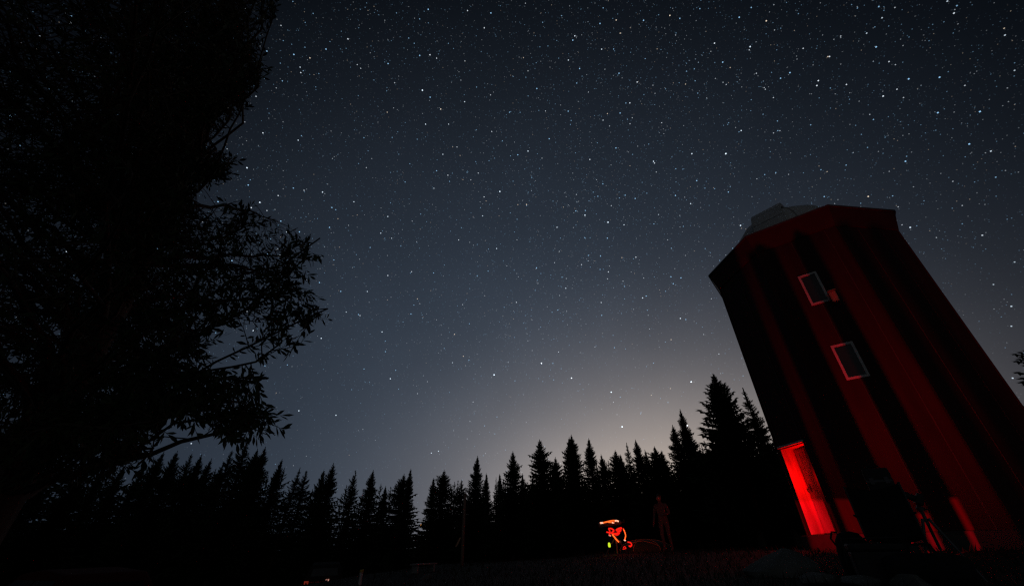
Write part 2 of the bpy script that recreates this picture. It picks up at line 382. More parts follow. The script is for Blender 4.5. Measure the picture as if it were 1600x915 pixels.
for i in range(nb):
    a = DU0 + 0.015 + i * (DU1 - DU0 - 0.03) / nb; b = a + (DU1 - DU0 - 0.03) / nb - 0.006
    tb(MB().box((a, -DEP - 0.003, ZB + 0.03), (b, -DEP + 0.012, DZ1 - 0.02), f), 'door_board', 'doorwood', door)
ph = MB(); hu = DU0 + 0.10
ph.box((hu - 0.02, -DEP + 0.012, ZB + 0.98), (hu + 0.02, -DEP + 0.02, ZB + 1.16), f)
ph.tube([f(hu, -DEP + 0.02, ZB + 1.08), f(hu, -DEP + 0.07, ZB + 1.08), f(hu + 0.11, -DEP + 0.075, ZB + 1.06)], 0.012)
tb(ph, 'handle', 'plastic', door)
# windows on face 1
f = fp(1)
for (a0, a1, e0, e1) in ((40.72, 42.72, 23.0, 26.6), (40.60, 42.70, 14.4, 18.25)):
    u0, u1 = u_of_az(1, a0), u_of_az(1, a1); um = (u0 + u1) / 2; p = f(um, 0, 0); dm = math.hypot(p[0], p[1])
    z0, z1 = CAMZ + dm * math.tan(R_(e0)), CAMZ + dm * math.tan(R_(e1))
    win = tb(MB().box((u0 + 0.04, 0.001, z0 + 0.04), (u1 - 0.04, 0.012, z1 - 0.04), f), 'window', 'glass')
    for (x0, x1, y0, y1) in ((u0, u0 + 0.055, z0, z1), (u1 - 0.055, u1, z0, z1), (u0 + 0.055, u1 - 0.055, z0, z0 + 0.06), (u0 + 0.055, u1 - 0.055, z1 - 0.06, z1)):
        tb(MB().box((x0, 0.001, y0), (x1, 0.035, y1), f), 'frame', 'white', win, bevel=0.004)
    if e0 > 20: WU1, WZ0 = u1, z0
# dome on the roof
DR = 1.85; DZ = ZT + 0.12; dome_c = (TC[0], TC[1], DZ)
dome = tb(MB().lathe([(DR, -0.35), (DR, 0)] + [(DR * math.cos(R_(a)), DR * math.sin(R_(a))) for a in range(6, 91, 6)], dome_c, 40), 'dome', 'dome', smooth=True)
tb(MB().lathe([(DR + 0.05, -0.36), (DR + 0.09, -0.36), (DR + 0.09, -0.05), (DR + 0.01, -0.02)], dome_c, 40), 'base_ring', 'dome', dome)
for i in range(12):
    a = R_(30 * i + 8); pts = [(dome_c[0] + (DR + 0.006) * math.cos(R_(e)) * math.cos(a), dome_c[1] + (DR + 0.006) * math.cos(R_(e)) * math.sin(a), DZ + (DR + 0.006) * math.sin(R_(e))) for e in range(0, 91, 9)]
    tb(MB().tube(pts, 0.022, 5), 'rib', 'dome', dome)
# shutter: a raised band of plates over the slit, towards the north-west
sa = R_(222); ca, sn = math.cos(sa), math.sin(sa)
for i in range(5):
    e0, e1 = 4 + i * 17, 4 + i * 17 + 16.2; vs = []
    for e in (e0, (e0 + e1) / 2, e1):
        for off in (DR + 0.012, DR + 0.16):
            for s in (-0.46, 0.46):
                rr_ = off * math.cos(R_(e)); vs.append((dome_c[0] + rr_ * ca - s * sn, dome_c[1] + rr_ * sn + s * ca, DZ + off * math.sin(R_(e))))
    fs = []
    for j in range(2):
        o = j * 4; fs += [(o+2, o+3, o+7, o+6), (o, o+2, o+6, o+4), (o+3, o+1, o+5, o+7)]
    fs += [(0, 1, 3, 2), (8, 10, 11, 9)]
    tb(MB().add(vs, fs), 'shutter_plate', 'dome', dome)
# wooden box beside the upper window (bird box bracketed off the wall)
bu0, bu1 = WU1 + 0.01, WU1 + 0.16; bz = WZ0 - 0.12
p = f(bu0, 0, bz)
nb_ = thing('nest_box', p, 'small pale wooden box on the tower wall beside the upper window', 'box')
def lb(mb, base, name, m, parent, **k):
    mb.v = [(x - base[0], y - base[1], z - base[2]) for x, y, z in mb.v]; return mb.build(name, m, parent, **k)
lb(MB().box((bu0, 0.012, bz), (bu1, 0.20, bz + 0.30), f), p, 'body', 'wood', nb_, bevel=0.004)
lb(MB().box((bu0 - 0.015, 0.006, bz + 0.302), (bu1 + 0.015, 0.24, bz + 0.325), f), p, 'lid', 'wood', nb_)

# ------------------------------------------------------------------ red lamps that light the tower
def lamp(name, loc, watts, parent, rad=0.002, kind='POINT', color=(1, 0.0, 0.012)):
    l = bpy.data.lights.new(name, kind); l.energy = watts; l.color = color; l.shadow_soft_size = rad
    o = bpy.data.objects.new(name, l); COL.objects.link(o); o.parent = parent; o.location = loc; return o
def light_mask(openings, R, el_lo, L, dark_tops):
    """added shell round the bulb, its openings shape the light; a list of (az0, az1, el_top) lit slots, dark_tops gives the points of the bars."""
    mb = MB()
    def pt(a, e): return (R * math.cos(e) * math.sin(a), R * math.cos(e) * math.cos(a), R * math.sin(e))
    def patch(a0, a1, e0, e1):
        n = max(1, int((a1 - a0) / R_(4))); m = max(1, int((e1 - e0) / R_(6)))
        vs = [pt(a0 + (a1 - a0) * i / n, e0 + (e1 - e0) * j / m) for j in range(m + 1) for i in range(n + 1)]
        mb.add(vs, [(j*(n+1)+i, j*(n+1)+i+1, (j+1)*(n+1)+i+1, (j+1)*(n+1)+i) for j in range(m) for i in range(n)])
    return mb, pt, patch
def bearing(L, p): return math.atan2(p[0] - L[0], p[1] - L[1])
def elev(L, p): return math.atan2(p[2] - L[2], math.hypot(p[0] - L[0], p[1] - L[1]))
def wall_pt(az, z):
    k = 0 if az < 37.54 else (1 if az < 46.74 else 2)
    return fp(k)(u_of_az(k, az), 0, z)
# 1: lantern with added bars, shaped to throw the dark bands up the wall
Lr, La = 8.0, R_(39.2)
L1 = (Lr * math.sin(La), Lr * math.cos(La)); L1 = (*L1, ground_z(*L1) + 0.42)
lan = thing('red_lantern', (L1[0], L1[1], L1[2] - 0.42), 'unseen red lantern with added bars behind the camping gear, facing the tower', 'lantern')
lit = [(35.15, 36.45), (39.75, 41.85), (43.95, 46.80), (48.15, 49.1), (50.4, 52.6)]
mb, pt, patch = light_mask(None, 0.12, 0, L1, None)
edges = [(bearing(L1, wall_pt(a, 3)), bearing(L1, wall_pt(b, 3))) for a, b in lit]
E0 = R_(-35)
for i in range(len(lit) - 1):
    a0, a1 = edges[i][1], edges[i + 1][0]; am = (lit[i][1] + lit[i + 1][0]) / 2
    eb = elev(L1, wall_pt(am, ZF - 0.05)); et = elev(L1, wall_pt(am, ZT - 0.12))
    if i == 1:                               # a notch in this bar lets light reach the nest box
        fq = fp(1); cs4 = [fq(u, 0.20, z) for u in (bu0, bu1) for z in (bz + 0.02, bz + 0.30)]
        h0, h1 = min(bearing(L1, c) for c in cs4), max(bearing(L1, c) for c in cs4); v0, v1 = min(elev(L1, c) for c in cs4), max(elev(L1, c) for c in cs4)
        patch(a0, a1, E0, v0); patch(a0, h0, v0, v1); patch(h1, a1, v0, v1); patch(a0, a1, v1, eb)
    else: patch(a0, a1, E0, eb)
    mb.add([pt(a0, eb), pt(a1, eb), pt((a0 + a1) / 2, et)], [(0, 1, 2)])
# closed sides and back
first, last = edges[0][0], edges[-1][1]
ebl = elev(L1, wall_pt(33.0, ZF - 0.1))
patch(last, first + 2 * math.pi, E0, R_(88))
mb.build('light_mask', 'plastic', lan).location = (0, 0, 0.42)
MB().lathe([(0.0, 0.0), (0.11, 0.0), (0.12, 0.03), (0.10, 0.33), (0.04, 0.35), (0, 0.35)], n=20).build('base', 'plastic', lan, smooth=False)
bt = MB().lathe([(0.0, -0.030), (0.008, -0.03), (0.008, -0.008), (0.0, -0.006)], n=8).build('bulb', 'bulb', lan); bt.location = (0, 0, 0.42)
MB().tube([(-0.12 * math.cos(a), 0.12 * math.sin(-a) * 0.3 - 0.04, 0.42 + 0.19 * math.sin(a)) for a in [math.pi * t / 10 for t in range(11)]], 0.005, 5).build('handle', 'metal', lan)
s1 = lamp('lantern_light', (0, 0, 0.42), 430, lan, 0.0011, 'SPOT')
s1.data.spot_size = R_(170); s1.data.spot_blend = 1.0
aim = Vector((*(Vector(fp(1)(1.0, 0, 0)) - Vector(L1)).to_2d().normalized() * math.cos(R_(71)), math.sin(R_(71))))
s1.rotation_euler = aim.to_track_quat('-Z', 'Y').to_euler()
# 2: low lantern, added slotted shell shapes bright strips on the tower foot
L2 = (7.6 * math.sin(R_(37.6)), 7.6 * math.cos(R_(37.6))); L2 = (*L2, ground_z(*L2) + 0.26)
lan2 = thing('slotted_lamp', (L2[0], L2[1], L2[2] - 0.26), 'unseen low red lamp with added slotted shell, shining on the foot of the tower', 'lantern')
slots = [(31.5, 34.36, 0.75), (35.15, 36.35, 0.73), (40.95, 41.65, 0.36), (43.72, 44.15, 0.60)]
mb, pt, patch = light_mask(None, 0.12, 0, L2, None)
se = [(bearing(L2, wall_pt(a, 1)), bearing(L2, wall_pt(b, 1)), elev(L2, wall_pt((a + b) / 2, CAMZ + h))) for a, b, h in slots]
for i, (a, b, e) in enumerate(se):
    patch(a, b, e, R_(88))
    nxt = se[i + 1][0] if i + 1 < len(se) else se[0][0] + 2 * math.pi
    patch(b, nxt, R_(-50), R_(88))
mb.build('slotted_mask', 'plastic', lan2).location = (0, 0, 0.26)
MB().lathe([(0.0, 0.0), (0.10, 0.0), (0.105, 0.02), (0.085, 0.16), (0.03, 0.18), (0, 0.18)], n=20).build('base', 'plastic', lan2)
bt = MB().lathe([(0.0, -0.030), (0.008, -0.03), (0.008, -0.008), (0.0, -0.006)], n=8).build('bulb', 'bulb', lan2); bt.location = (0, 0, 0.26)
lamp('slotted_light', (0, 0, 0.26), 1500, lan2, 0.0010)
# 3: red lamp inside the doorway, on the near jamb
f = fp(0); p = Vector(f(DU1 - 0.06, -0.22, ZB + 1.25))
dl = thing('doorway_lamp', p, 'small red lamp fixed inside the tower doorway', 'lamp')
q0 = Vector(f(DU1 - 0.002, -0.22, ZB + 1.25)) - p; q1 = Vector(f(DU1 - 0.05, -0.22, ZB + 1.25)) - p
MB().tube([q0, q0 * 0.6 + q1 * 0.4], 0.035, 12).build('backplate', 'plastic', dl)
MB().tube([q0 * 0.6 + q1 * 0.4, q1, q1 * 1.3 - q0 * 0.3], [0.02, 0.022, 0.008], 10).build('bulb', 'bulb', dl)
m_ = MB().box((DU1 - 0.37, -0.285, ZB + 0.05), (DU1 - 0.002, -0.275, ZB + 2.0), f); m_.v = [tuple(Vector(v) - p) for v in m_.v]; m_.build('light_mask', 'plastic', dl)  # added unseen plate that keeps the lamp's light off the door
lamp('doorway_light', Vector(f(DU1 - 0.13, -0.22, ZB + 1.25)) - p, 50, dl, 0.03, color=(1, 0, 0))

# ------------------------------------------------------------------ spruces
def conifer_mesh(seed, H=10.0, width=0.24, whorls=58, per=12, sparse=0.0, bare=0.10, droop=0.25, cap=1.9, low=False):
    r = random.Random(seed); mb = MB()
    d = H * 0.03
    mb.tube([(0, 0, H * 0.85), (0, 0, H * 1.0)], [0.06, 0.022], 4)      # leader
    step = (H * (1 - bare)) / whorls
    while d < H * (1 - bare):
        t = d / H; z0 = H - d
        L = min(width * d ** 0.92 * 1.25, cap) * (0.8 + 0.2 * r.random()) * (1 if r.random() > 0.12 else r.uniform(1.05, 1.3)) * min(1.0, 0.45 + d * 0.45) + 0.03
        n = max(4, int(per * min(1, 0.5 + t * 2)))
        a0 = r.uniform(0, 6.28)
        for k in range(n):
            if r.random() < sparse: continue
            a = a0 + 6.283 * k / n + r.gauss(0, 0.18); l = L * (r.uniform(0.35, 1.0) if r.random() < 0.75 else r.uniform(0.9, 1.22))
            ca, sa_ = math.cos(a), math.sin(a)
            rise = (0.75 - 2.4 * t) if t < 0.4 else -droop
            z = z0 + r.gauss(0, step * 0.25); seg = 3 if low else 5
            pts = []
            for i in range(seg + 1):
                q = i / seg; pts.append((q * l, z + l * (rise * q + 0.28 * q * q)))
            wd = 0.36 * l * r.uniform(0.7, 1.25) + 0.03
            for i in range(seg):
                x0, h0 = pts[i]; x1, h1 = pts[i + 1]; q = (i + 0.5) / seg
                wl = wd * (1.1 - q) + 0.02
                P = lambda x, s, h: (x * ca - s * sa_, x * sa_ + s * ca, h)
                fwd = x1 + 0.45 * (x1 - x0) + 0.02
                j = r.uniform(0.7, 1.3); j2 = r.uniform(0.7, 1.3)
                mb.add([P(x0, 0, h0), P(x1, 0, h1), P(fwd, wl * j, h1 - 0.12 * wl)], [(0, 1, 2)])
                mb.add([P(x0, 0, h0), P(fwd, -wl * j2, h1 - 0.12 * wl), P(x1, 0, h1)], [(0, 1, 2)])
                mb.add([P(x0, 0, h0 + 0.02), P(x1, 0, h1 + 0.02), P((x0 + x1) / 2 + 0.3 * (x1 - x0), r.uniform(-.05, .05), h0 - 0.10 - 0.26 * wl * j)], [(0, 1, 2)])
            tipx, tiph = pts[-1]
            mb.add([P(tipx * 0.86, 0.035, tiph - 0.02), P(tipx * 0.86, -0.035, tiph - 0.03), P(tipx * 1.10 + 0.05, 0, tiph + 0.06)], [(0, 1, 2)])
        d += step * r.uniform(0.75, 1.25) * (0.62 if t < 0.25 else 1.0)
    return mb
CONE = []
for i, kw in enumerate([dict(width=0.20), dict(width=0.25, droop=0.15), dict(width=0.165, whorls=64), dict(width=0.28, whorls=54), dict(width=0.22, sparse=0.22, whorls=44, per=9),
                        dict(width=0.13, sparse=0.30, whorls=40, per=8), dict(width=0.19, whorls=54, sparse=0.10)]):
    CONE.append(conifer_mesh(50 + i, **kw).mesh('crown', 'needle'))
BIG = conifer_mesh(90, H=10, width=0.27, whorls=70, per=13, sparse=0.0, droop=0.05, cap=2.0).mesh('crown', 'needle')
TRUNK = MB().tube([(0, 0, -0.4), (0, 0, 0.3), (0, 0, 5), (0, 0, 9.3)], [0.26, 0.19, 0.12, 0.02], 8).mesh('trunk', 'bark')
rt = random.Random(21)
def spruce(x, y, r, kind, label, wide=1.0, lean=0.0):
    tip = at(x, y, r); gz = ground_z(tip.x, tip.y) - 0.1; s = (tip.z - gz) / 10.0
    t = thing('spruce_tree', (tip.x, tip.y, gz), label, 'tree', rt.uniform(0, 6.28), 'spruces along the forest edge')
    w = s * wide * rt.uniform(0.85, 1.35); t.rotation_euler = (rt.gauss(0, 0.022), rt.gauss(0, 0.022), t.rotation_euler.z)
    link('trunk', TRUNK, t, None, 0, (s, s, s)); link('crown', BIG if kind == 'big' else CONE[kind], t, None, 0, (w, w, s))
    return t
SPR = [
 (30,742,40,1,'dark spruce at the far left edge under the leafy tree'),
 (75,735,43,0,'second dark spruce from the left edge, under the leafy tree'),
 (120,738,41,3,'third dark spruce from the left edge, behind hanging leaves'),
 (160,728,44,2,'narrow spruce under the leafy boughs, fourth from the left edge'),
 (196,733,42,1,'broad spruce under the leafy boughs, fifth from the left edge'),
 (228,722,45,4,'ragged spruce where the hanging leaves end on the left'),
 (253,704,40,2,'slender leaning spruce just right of the lowest hanging leaves on the left'),
 (279,704,39,1,'broad-topped spruce second to the right of the hanging leaves on the left'),
 (300,709,44,4,'sparse spruce between two fuller ones, left part of treeline'),
 (319,709,42,0,'spruce with a short spire, right of a sparse one, left part of treeline'),
 (331,716,46,6,'low spruce tip left of the gappy cluster, left part of treeline'),
 (346,722,44,0,'lowest spruce tip of the left part of treeline'),
 (363,704,41,4,'gappy spruce left of the tall pair on the left'),
 (393,688,38,4,'tall gappy spruce touching the lowest leaf spray'),
 (407,700,40,3,'stout left half of the tall pair on the left of the treeline'),
 (416,697,41,0,'pointed right half of the tall pair on the left of the treeline'),
 (437,717,42,2,'smooth slender spire standing alone right of the tall left pair'),
 (458,729,40,5,'very thin spruce spire right of the smooth slender one'),
 (479,735,41,4,'open-branched short spruce left of the wide double-topped one'),
 (511,733,43,1,'shoulder spruce leaning on the wide one left of centre'),
 (521,722,39,6,'wide spruce with see-through right side, left of centre'),
 (555,733,40,4,'spruce with stepped branches between two broad cones left of centre'),
 (582,733,39,0,'full regular cone-shaped spruce left of centre'),
 (603,758,44,0,'small spruce dipping between the full cone and the tall pair by the gap'),
 (629,739,41,3,'shorter left half of the pair beside the deep sky gap'),
 (640,731,38,2,'tall narrow spruce forming the left side of the deep sky gap'),
 (678,746,39,2,'lower spruce forming the right side of the deep sky gap'),
 (692,733,38,3,'broad spruce right of the deep sky gap'),
 (721,749,41,4,'short spruce right behind the tall wooden pole'),
 (741,712,38,0,'dense tall spruce just right of the wooden pole'),
 (759,738,43,2,'small spruce right of the dense one by the pole'),
 (776,744,44,5,'thin faint spruce tip in the dip right of the pole'),
 (783,740,42,2,'pointed spruce tip in the dip right of the pole'),
 (799,705,37,1,'spruce with upswept branches standing clear at centre'),
 (815,738,42,0,'low spruce tucked right of the upswept one at centre'),
 (830,742,44,6,'lowest spruce tip right of centre'),
 (847,685,38,1,'tall wide spruce with layered boughs right of centre'),
 (866,714,43,3,'lower rounded spruce between the layered one and the twin spires'),
 (883,680,39,1,'left one of the twin tall spires right of centre'),
 (892,678,37,0,'right one of the twin tall spires right of centre'),
 (915,684,38,2,'single sharp spire right of the twin tall ones'),
 (929,722,45,4,'short gappy spruce in the glow right of the sharp spire'),
 (941,708,42,3,'rounded low spruce in the brightest part of the glow'),
 (959,702,41,3,'round-headed spruce above the red-lit telescope'),
 (969,709,43,2,'slim spruce leaning on the round-headed one above the telescope'),
 (976,690,40,5,'spindly see-through spruce above the red-lit telescope'),
 (997,685,38,0,'sharp spruce above the low tent'),
 (1011,701,42,6,'small spruce right of the sharp one above the tent'),
 (1022,697,40,3,'bushy spruce with several tips above the tent'),
 (1033,703,41,1,'bushy spruce right of the many-tipped one above the tent'),
 (1050,663,37,0,'lower left half of the tall pair near the tower'),
 (1059,640,36,0,'tall slender spruce of the pair left of the biggest one'),
 (1074,668,38,6,'right shoulder spruce of the pair left of the biggest one'),
 (1110,582,30,'big','biggest spruce of the treeline, wide dark boughs, left of the tower'),
 (1163,606,31,5,'sparse spruce with knobbly top touching the tower edge'),
 (1176,632,34,4,'gappy spruce half hidden behind the tower edge'),
 (1140,668,36,1,'spruce filling the gap between the biggest one and the sparse one'),
 (1090,700,37,3,'low spruce under the left boughs of the biggest one'),
 (1200,690,38,0,'spruce mostly behind the left side of the tower'),
 (1604,528,20,3,'spruce at the right edge poking out beyond the tower'),
]
for (x, y, r, k, lab) in SPR:
    spruce(x, y, r + rt.uniform(-1, 1), k, lab, 1.15 if r < 42 else 1.0)
# dense young growth behind and below: one dark mass
fo = MB(); ru = random.Random(77)
low = [conifer_mesh(200 + i, H=10, width=0.34, whorls=16, per=6, low=True, bare=0.02, cap=2.6) for i in range(3)]
azg = math.degrees(azel(652, 800)[0])
for i in range(420):
    az = (-62 + 122 * (i + ru.random()) / 260) if i < 260 else ru.uniform(-9, 34)
    r = ru.uniform(41, 58)
    el = ru.uniform(3.6, 7.4) + (1.8 if az > 12 else 0) + (1.5 if az > 22 else 0)
    if abs(az - azg) < 3.2: el = min(el, 1.9 - 0.5 * (3.2 - abs(az - azg)) / 3.2)
    if az < -28: el += 1.2
    x, y = r * math.sin(R_(az)), r * math.cos(R_(az)); gz = ground_z(x, y) - 0.2
    h = CAMZ + r * math.tan(R_(el)) - gz; s = h / 10; m = low[i % 3]; q = ru.uniform(0, 6.28); cq, sq = math.cos(q), math.sin(q); w = max(s, 0.42) * 1.2
    fo.add([(x + (vx * cq - vy * sq) * w, y + (vx * sq + vy * cq) * w, gz + vz * s) for vx, vy, vz in m.v], m.f)
tag(fo.build('forest_undergrowth', 'needle'), 'solid dark mass of young spruces under the treeline', 'forest', kind='stuff')

# ------------------------------------------------------------------ leafy tree on the left
TB = Vector((-5.2, 4.3, 0)); TB.z = ground_z(TB.x, TB.y) - 0.15
leafy = thing('leafy_tree', TB, 'big leafy tree filling the left side, long leaves hanging from its boughs', 'tree')
SIL = [(-900,-900),(445,-900),(437,14),(400,30),(385,45),(395,75),(408,104),(392,150),(350,175),(318,198),(296,232),(310,248),(372,248),(346,280),(298,286),(288,312),(300,332),(350,332),(380,312),(402,345),(508,368),
       (502,416),(440,432),(492,450),(523,485),(462,548),(404,550),(392,502),(345,502),(330,546),(300,557),(330,578),(388,592),(425,586),(412,622),(438,660),(396,692),(338,686),(322,650),(262,662),(218,682),(243,708),(205,745),(120,752),(40,765),(-900,900)]
rl = random.Random(11)
def inside(px, py):
    c = False; n = len(SIL); j = n - 1
    for i in range(n):
        xi, yi = SIL[i]; xj, yj = SIL[j]
        if (yi > py) != (yj > py) and px < (xj - xi) * (py - yi) / (yj - yi) + xi: c = not c
        j = i
    return c
def allowed(p):
    if p.z < ground_z(p.x, p.y) + 1.2: return False
    q = proj(p)
    if q is None: return True
    if q[1] > 760 or q[0] > 523: return False
    return inside(q[0] + rl.gauss(0, 12), q[1] + rl.gauss(0, 9))
branch = MB(); twig = MB(); leaves = MB(); BIGLEAF = []
LF = [(0, 0, 0), (0.012, 0.35, 0.004), (0.016, 0.6, 0.010), (0, 1.0, -0.03), (-0.016, 0.6, 0.010), (-0.012, 0.35, 0.004)]
def leaf_at(p, d, size, slot=False):
    d = d.normalized(); s = d.cross(Vector((rl.gauss(0, 1), rl.gauss(0, 1), rl.gauss(0, 1))))
    if s.length < 1e-3: return
    s.normalize(); n = s.cross(d); wd = rl.uniform(6.8, 10) * size
    if slot: BIGLEAF.append((p, d, s, n, size, wd)); return
    leaves.add([p + s * (a * wd) + d * (b * size) + n * (c * size) for a, b, c in LF], [(0, 1, 5), (1, 2, 4, 5), (2, 3, 4)])
def spray(p, d, length, nleaf, size, slot=False, check=True):
    """a drooping twig with alternate leaves"""
    d = d.normalized(); pts = [p]; q = p.copy(); dd = d.copy(); n = 6
    for i in range(n):
        dd = (dd + Vector((rl.gauss(0, .13), rl.gauss(0, .13), rl.gauss(-0.05, .12)))).normalized(); q = q + dd * (length / n); pts.append(q.copy())
    if check and not allowed(pts[-1]): return False
    if check and not allowed(pts[3]): return False
    twig.tube(pts, [0.006 - 0.0008 * i for i in range(n + 1)], 3, False)
    for i in range(nleaf):
        t = (i + 0.6) / nleaf * n; k = min(int(t), n - 1); base = pts[k].lerp(pts[k + 1], t - k); ax = (pts[k + 1] - pts[k]).normalized()
        side = ax.cross(Vector((rl.gauss(0, 1), rl.gauss(0, 1), rl.gauss(0, 0.5)))).normalized()
        ld = ax * rl.uniform(0.5, 0.9) + side * rl.uniform(0.5, 1.0) + Vector((0, 0, -0.28))
        leaf_at(base, ld, size * rl.uniform(0.7, 1.15), slot)
    leaf_at(pts[-1], dd + Vector((0, 0, -0.1)), size, slot)
    return True
# trunk
TOP = TB + Vector((-0.7, 0.5, 9.0))
tp = [TB, TB + Vector((0.05, 0, 1.2)), TB + Vector((0.02, 0.1, 2.8)), TB + Vector((-0.15, 0.25, 4.6)), TB + Vector((-0.5, 0.4, 6.8)), TOP]
def loc(pts): return [p - TB for p in pts]
MB().tube(loc(tp), [0.30, 0.23, 0.20, 0.15, 0.09, 0.02], 12).build('trunk', 'bark', leafy, smooth=True)
def trunk_at(z):
    for a, b in zip(tp[:-1], tp[1:]):
        if a.z <= z <= b.z: return a.lerp(b, (z - a.z) / (b.z - a.z))
    return tp[-1] if z > tp[-1].z else tp[0]
def bough(start, end, r0, name='limb', sag=0.12):
    n = 9; v = end - start; L = v.length; pts = []
    o1 = Vector((rl.gauss(0, .05), rl.gauss(0, .05), 0)) * L
    for i in range(n + 1):
        t = i / n; p = start + v * t + o1 * math.sin(math.pi * t) + Vector((0, 0, sag * L * math.sin(math.pi * t)))
        p += Vector((rl.gauss(0, .012), rl.gauss(0, .012), rl.gauss(0, .012))) * L * (1 if 0 < i < n else 0); pts.append(p)
    MB().tube(loc(pts), [r0 * (1 - t / n) ** 0.9 + 0.006 for t in range(n + 1)], 7).build(name, 'bark', leafy, smooth=True)
    return pts
def along(pts, t):
    t *= len(pts) - 1; k = min(int(t), len(pts) - 2); return pts[k].lerp(pts[k + 1], t - k), (pts[k + 1] - pts[k]).normalized()
# boughs whose ends show against the sky: photo position, distance
EDGE = [(500,372,3.3),(478,402,3.3),(512,482,3.2),(452,462,3.3),(440,535,3.2),(418,650,3.2),(405,588,3.3),(380,684,3.3),(365,252,4.2),(330,268,4.2),(385,322,3.6),(430,18,4.0),(404,104,4.1),(385,148,4.2),
        (320,590,3.6),(380,40,4.3),(235,706,4.4),(255,655,4.2),(300,545,3.9),(335,490,3.7),(340,170,4.3),(290,300,4.3)]
for (x, y, r) in EDGE:
    e = at(x, y, r); hd_ = math.hypot(e.x - TB.x, e.y - TB.y); zs = min(max(e.z - (0.10 if y < 300 else 0.35) * hd_, TB.z + 2.0), TB.z + 8.6)
    st = trunk_at(zs); near = r < 3.45
    size = 0.090 if y > 300 else 0.092
    pts = bough(st, e, 0.013 if near else 0.02, sag=0.07)
    nsp = 50 if y > 300 else 100
    for i in range(nsp):
        t = 1 - 0.72 * (i / nsp) ** 1.1; p, d = along(pts, t)
        sd = d * rl.uniform(0.3, 1.0) + Vector((rl.gauss(0, .55), rl.gauss(0, .55), rl.gauss(-0.28 if near else -0.05, .45)))
        tipf = t > 0.72
        if tipf and rl.random() < 0.12: continue
        for attempt in range(4):
          if attempt: sd = d * rl.uniform(0.3, 1.0) + Vector((rl.gauss(0, .6), rl.gauss(0, .6), rl.gauss(-0.05, .5)))
          if spray(p, sd, rl.uniform(0.26, 0.46) if tipf else rl.uniform(0.22, 0.42), rl.randint(10, 15), size, slot=(near and i < 6 and len(BIGLEAF) < 285)): break
    spray(pts[-2], pts[-1] - pts[-2], 0.3, 12, size, slot=near and len(BIGLEAF) < 285, check=False)
# the body of the crown all round the trunk
nb = 0; tries = 0
while nb < 96 and tries < 4000:
    tries += 1
    a = rl.uniform(0, 6.28); z = 1.8 + 9.4 * rl.random() ** 0.72; prof = 3.9 * math.sin(min(1, (z + 0.4) / 12.4) * math.pi) ** 0.6
    e = TB + Vector((math.cos(a), math.sin(a), 0)) * prof * rl.uniform(0.62, 1.0) + Vector((0.3, 0.1, z))
    if (e - Vector(CAM)).length < 2.2: continue
    if not allowed(e): continue
    if z < 4.6 and rl.random() < 0.1: continue
    st = trunk_at(TB.z + max(1.8, z * 0.8 - 0.3)); pts = bough(st, e, 0.035, sag=0.06); nb += 1
    nsp = int(38 + 10 * max(0, z - 5))
    for i in range(nsp):
        t = 1 - 0.85 * (i / nsp); p, d = along(pts, t)
        off = Vector((rl.gauss(0, 1), rl.gauss(0, 1), rl.gauss(0, .8))) * 0.30
        p2 = p + off
        if not allowed(p2): continue
        twig.tube([p, p.lerp(p2, 0.5) + Vector((0, 0, 0.03)), p2], [0.009, 0.007, 0.005], 3, False)
        for attempt in range(2):
            if spray(p2, d * 0.5 + off.normalized() + Vector((rl.gauss(0, .3), rl.gauss(0, .3), -0.1)), rl.uniform(0.3, 0.5), rl.randint(9, 13), 0.10): break
for mb, nm, mm in ((twig, 'twigs', 'bark'), (leaves, 'foliage', 'leaf')):
    mb.v = [(x - TB.x, y - TB.y, z - TB.z) for x, y, z in mb.v]
    tag(mb.build(nm, mm, leafy), kind='stuff')
LFM = MB().add(LF, [(0, 1, 5), (1, 2, 4, 5), (2, 3, 4)]).mesh('leaf', 'leaf')
for (p, d, s, n, size, wd) in BIGLEAF:
    o = link('leaf', LFM, leafy)
    q = p - TB
    o.matrix_local = Matrix(((s.x * wd, d.x * size, n.x * size, q.x), (s.y * wd, d.y * size, n.y * size, q.y), (s.z * wd, d.z * size, n.z * size, q.z), (0, 0, 0, 1)))
print('leaf faces', len(leaves.f), 'big leaves', len(BIGLEAF), 'boughs', nb)

# ------------------------------------------------------------------ gear in front of the tower
def pol(az, r, dz=0.0):
    x, y = r * math.sin(R_(az)), r * math.cos(R_(az)); return Vector((x, y, ground_z(x, y) + dz))
# backpack with its grab loop
p = pol(35.0, 7.0, -0.01); bp = thing('backpack', p, 'dark rounded backpack with a grab loop standing by the tower doorway', 'backpack', R_(-35))
pr = [(0.02, 0.0), (0.17, 0.01), (0.19, 0.10), (0.185, 0.28), (0.165, 0.40), (0.11, 0.48), (0.03, 0.50)]
m_ = MB().lathe(pr, n=18); m_.v = [(x * 0.95, y * 0.62, z) for x, y, z in m_.v]; m_.build('body', 'black', bp, smooth=True)
m_ = MB().lathe([(0.01, 0.08), (0.12, 0.09), (0.135, 0.16), (0.12, 0.27), (0.02, 0.30)], n=14); m_.v = [(x * 0.95, y * 0.5 - 0.11, z) for x, y, z in m_.v]; m_.build('pocket', 'black', bp, smooth=True)
MB().tube([(-0.16, -0.02, 0.36), (-0.185, -0.03, 0.43), (-0.15, -0.03, 0.50), (-0.10, -0.02, 0.49)], 0.012, 6).build('grab_loop', 'black', bp)
for s in (-1, 1): MB().tube([(s * 0.09, 0.10, 0.46), (s * 0.10, 0.17, 0.30), (s * 0.11, 0.11, 0.06)], 0.018, 6).build('strap', 'black', bp)
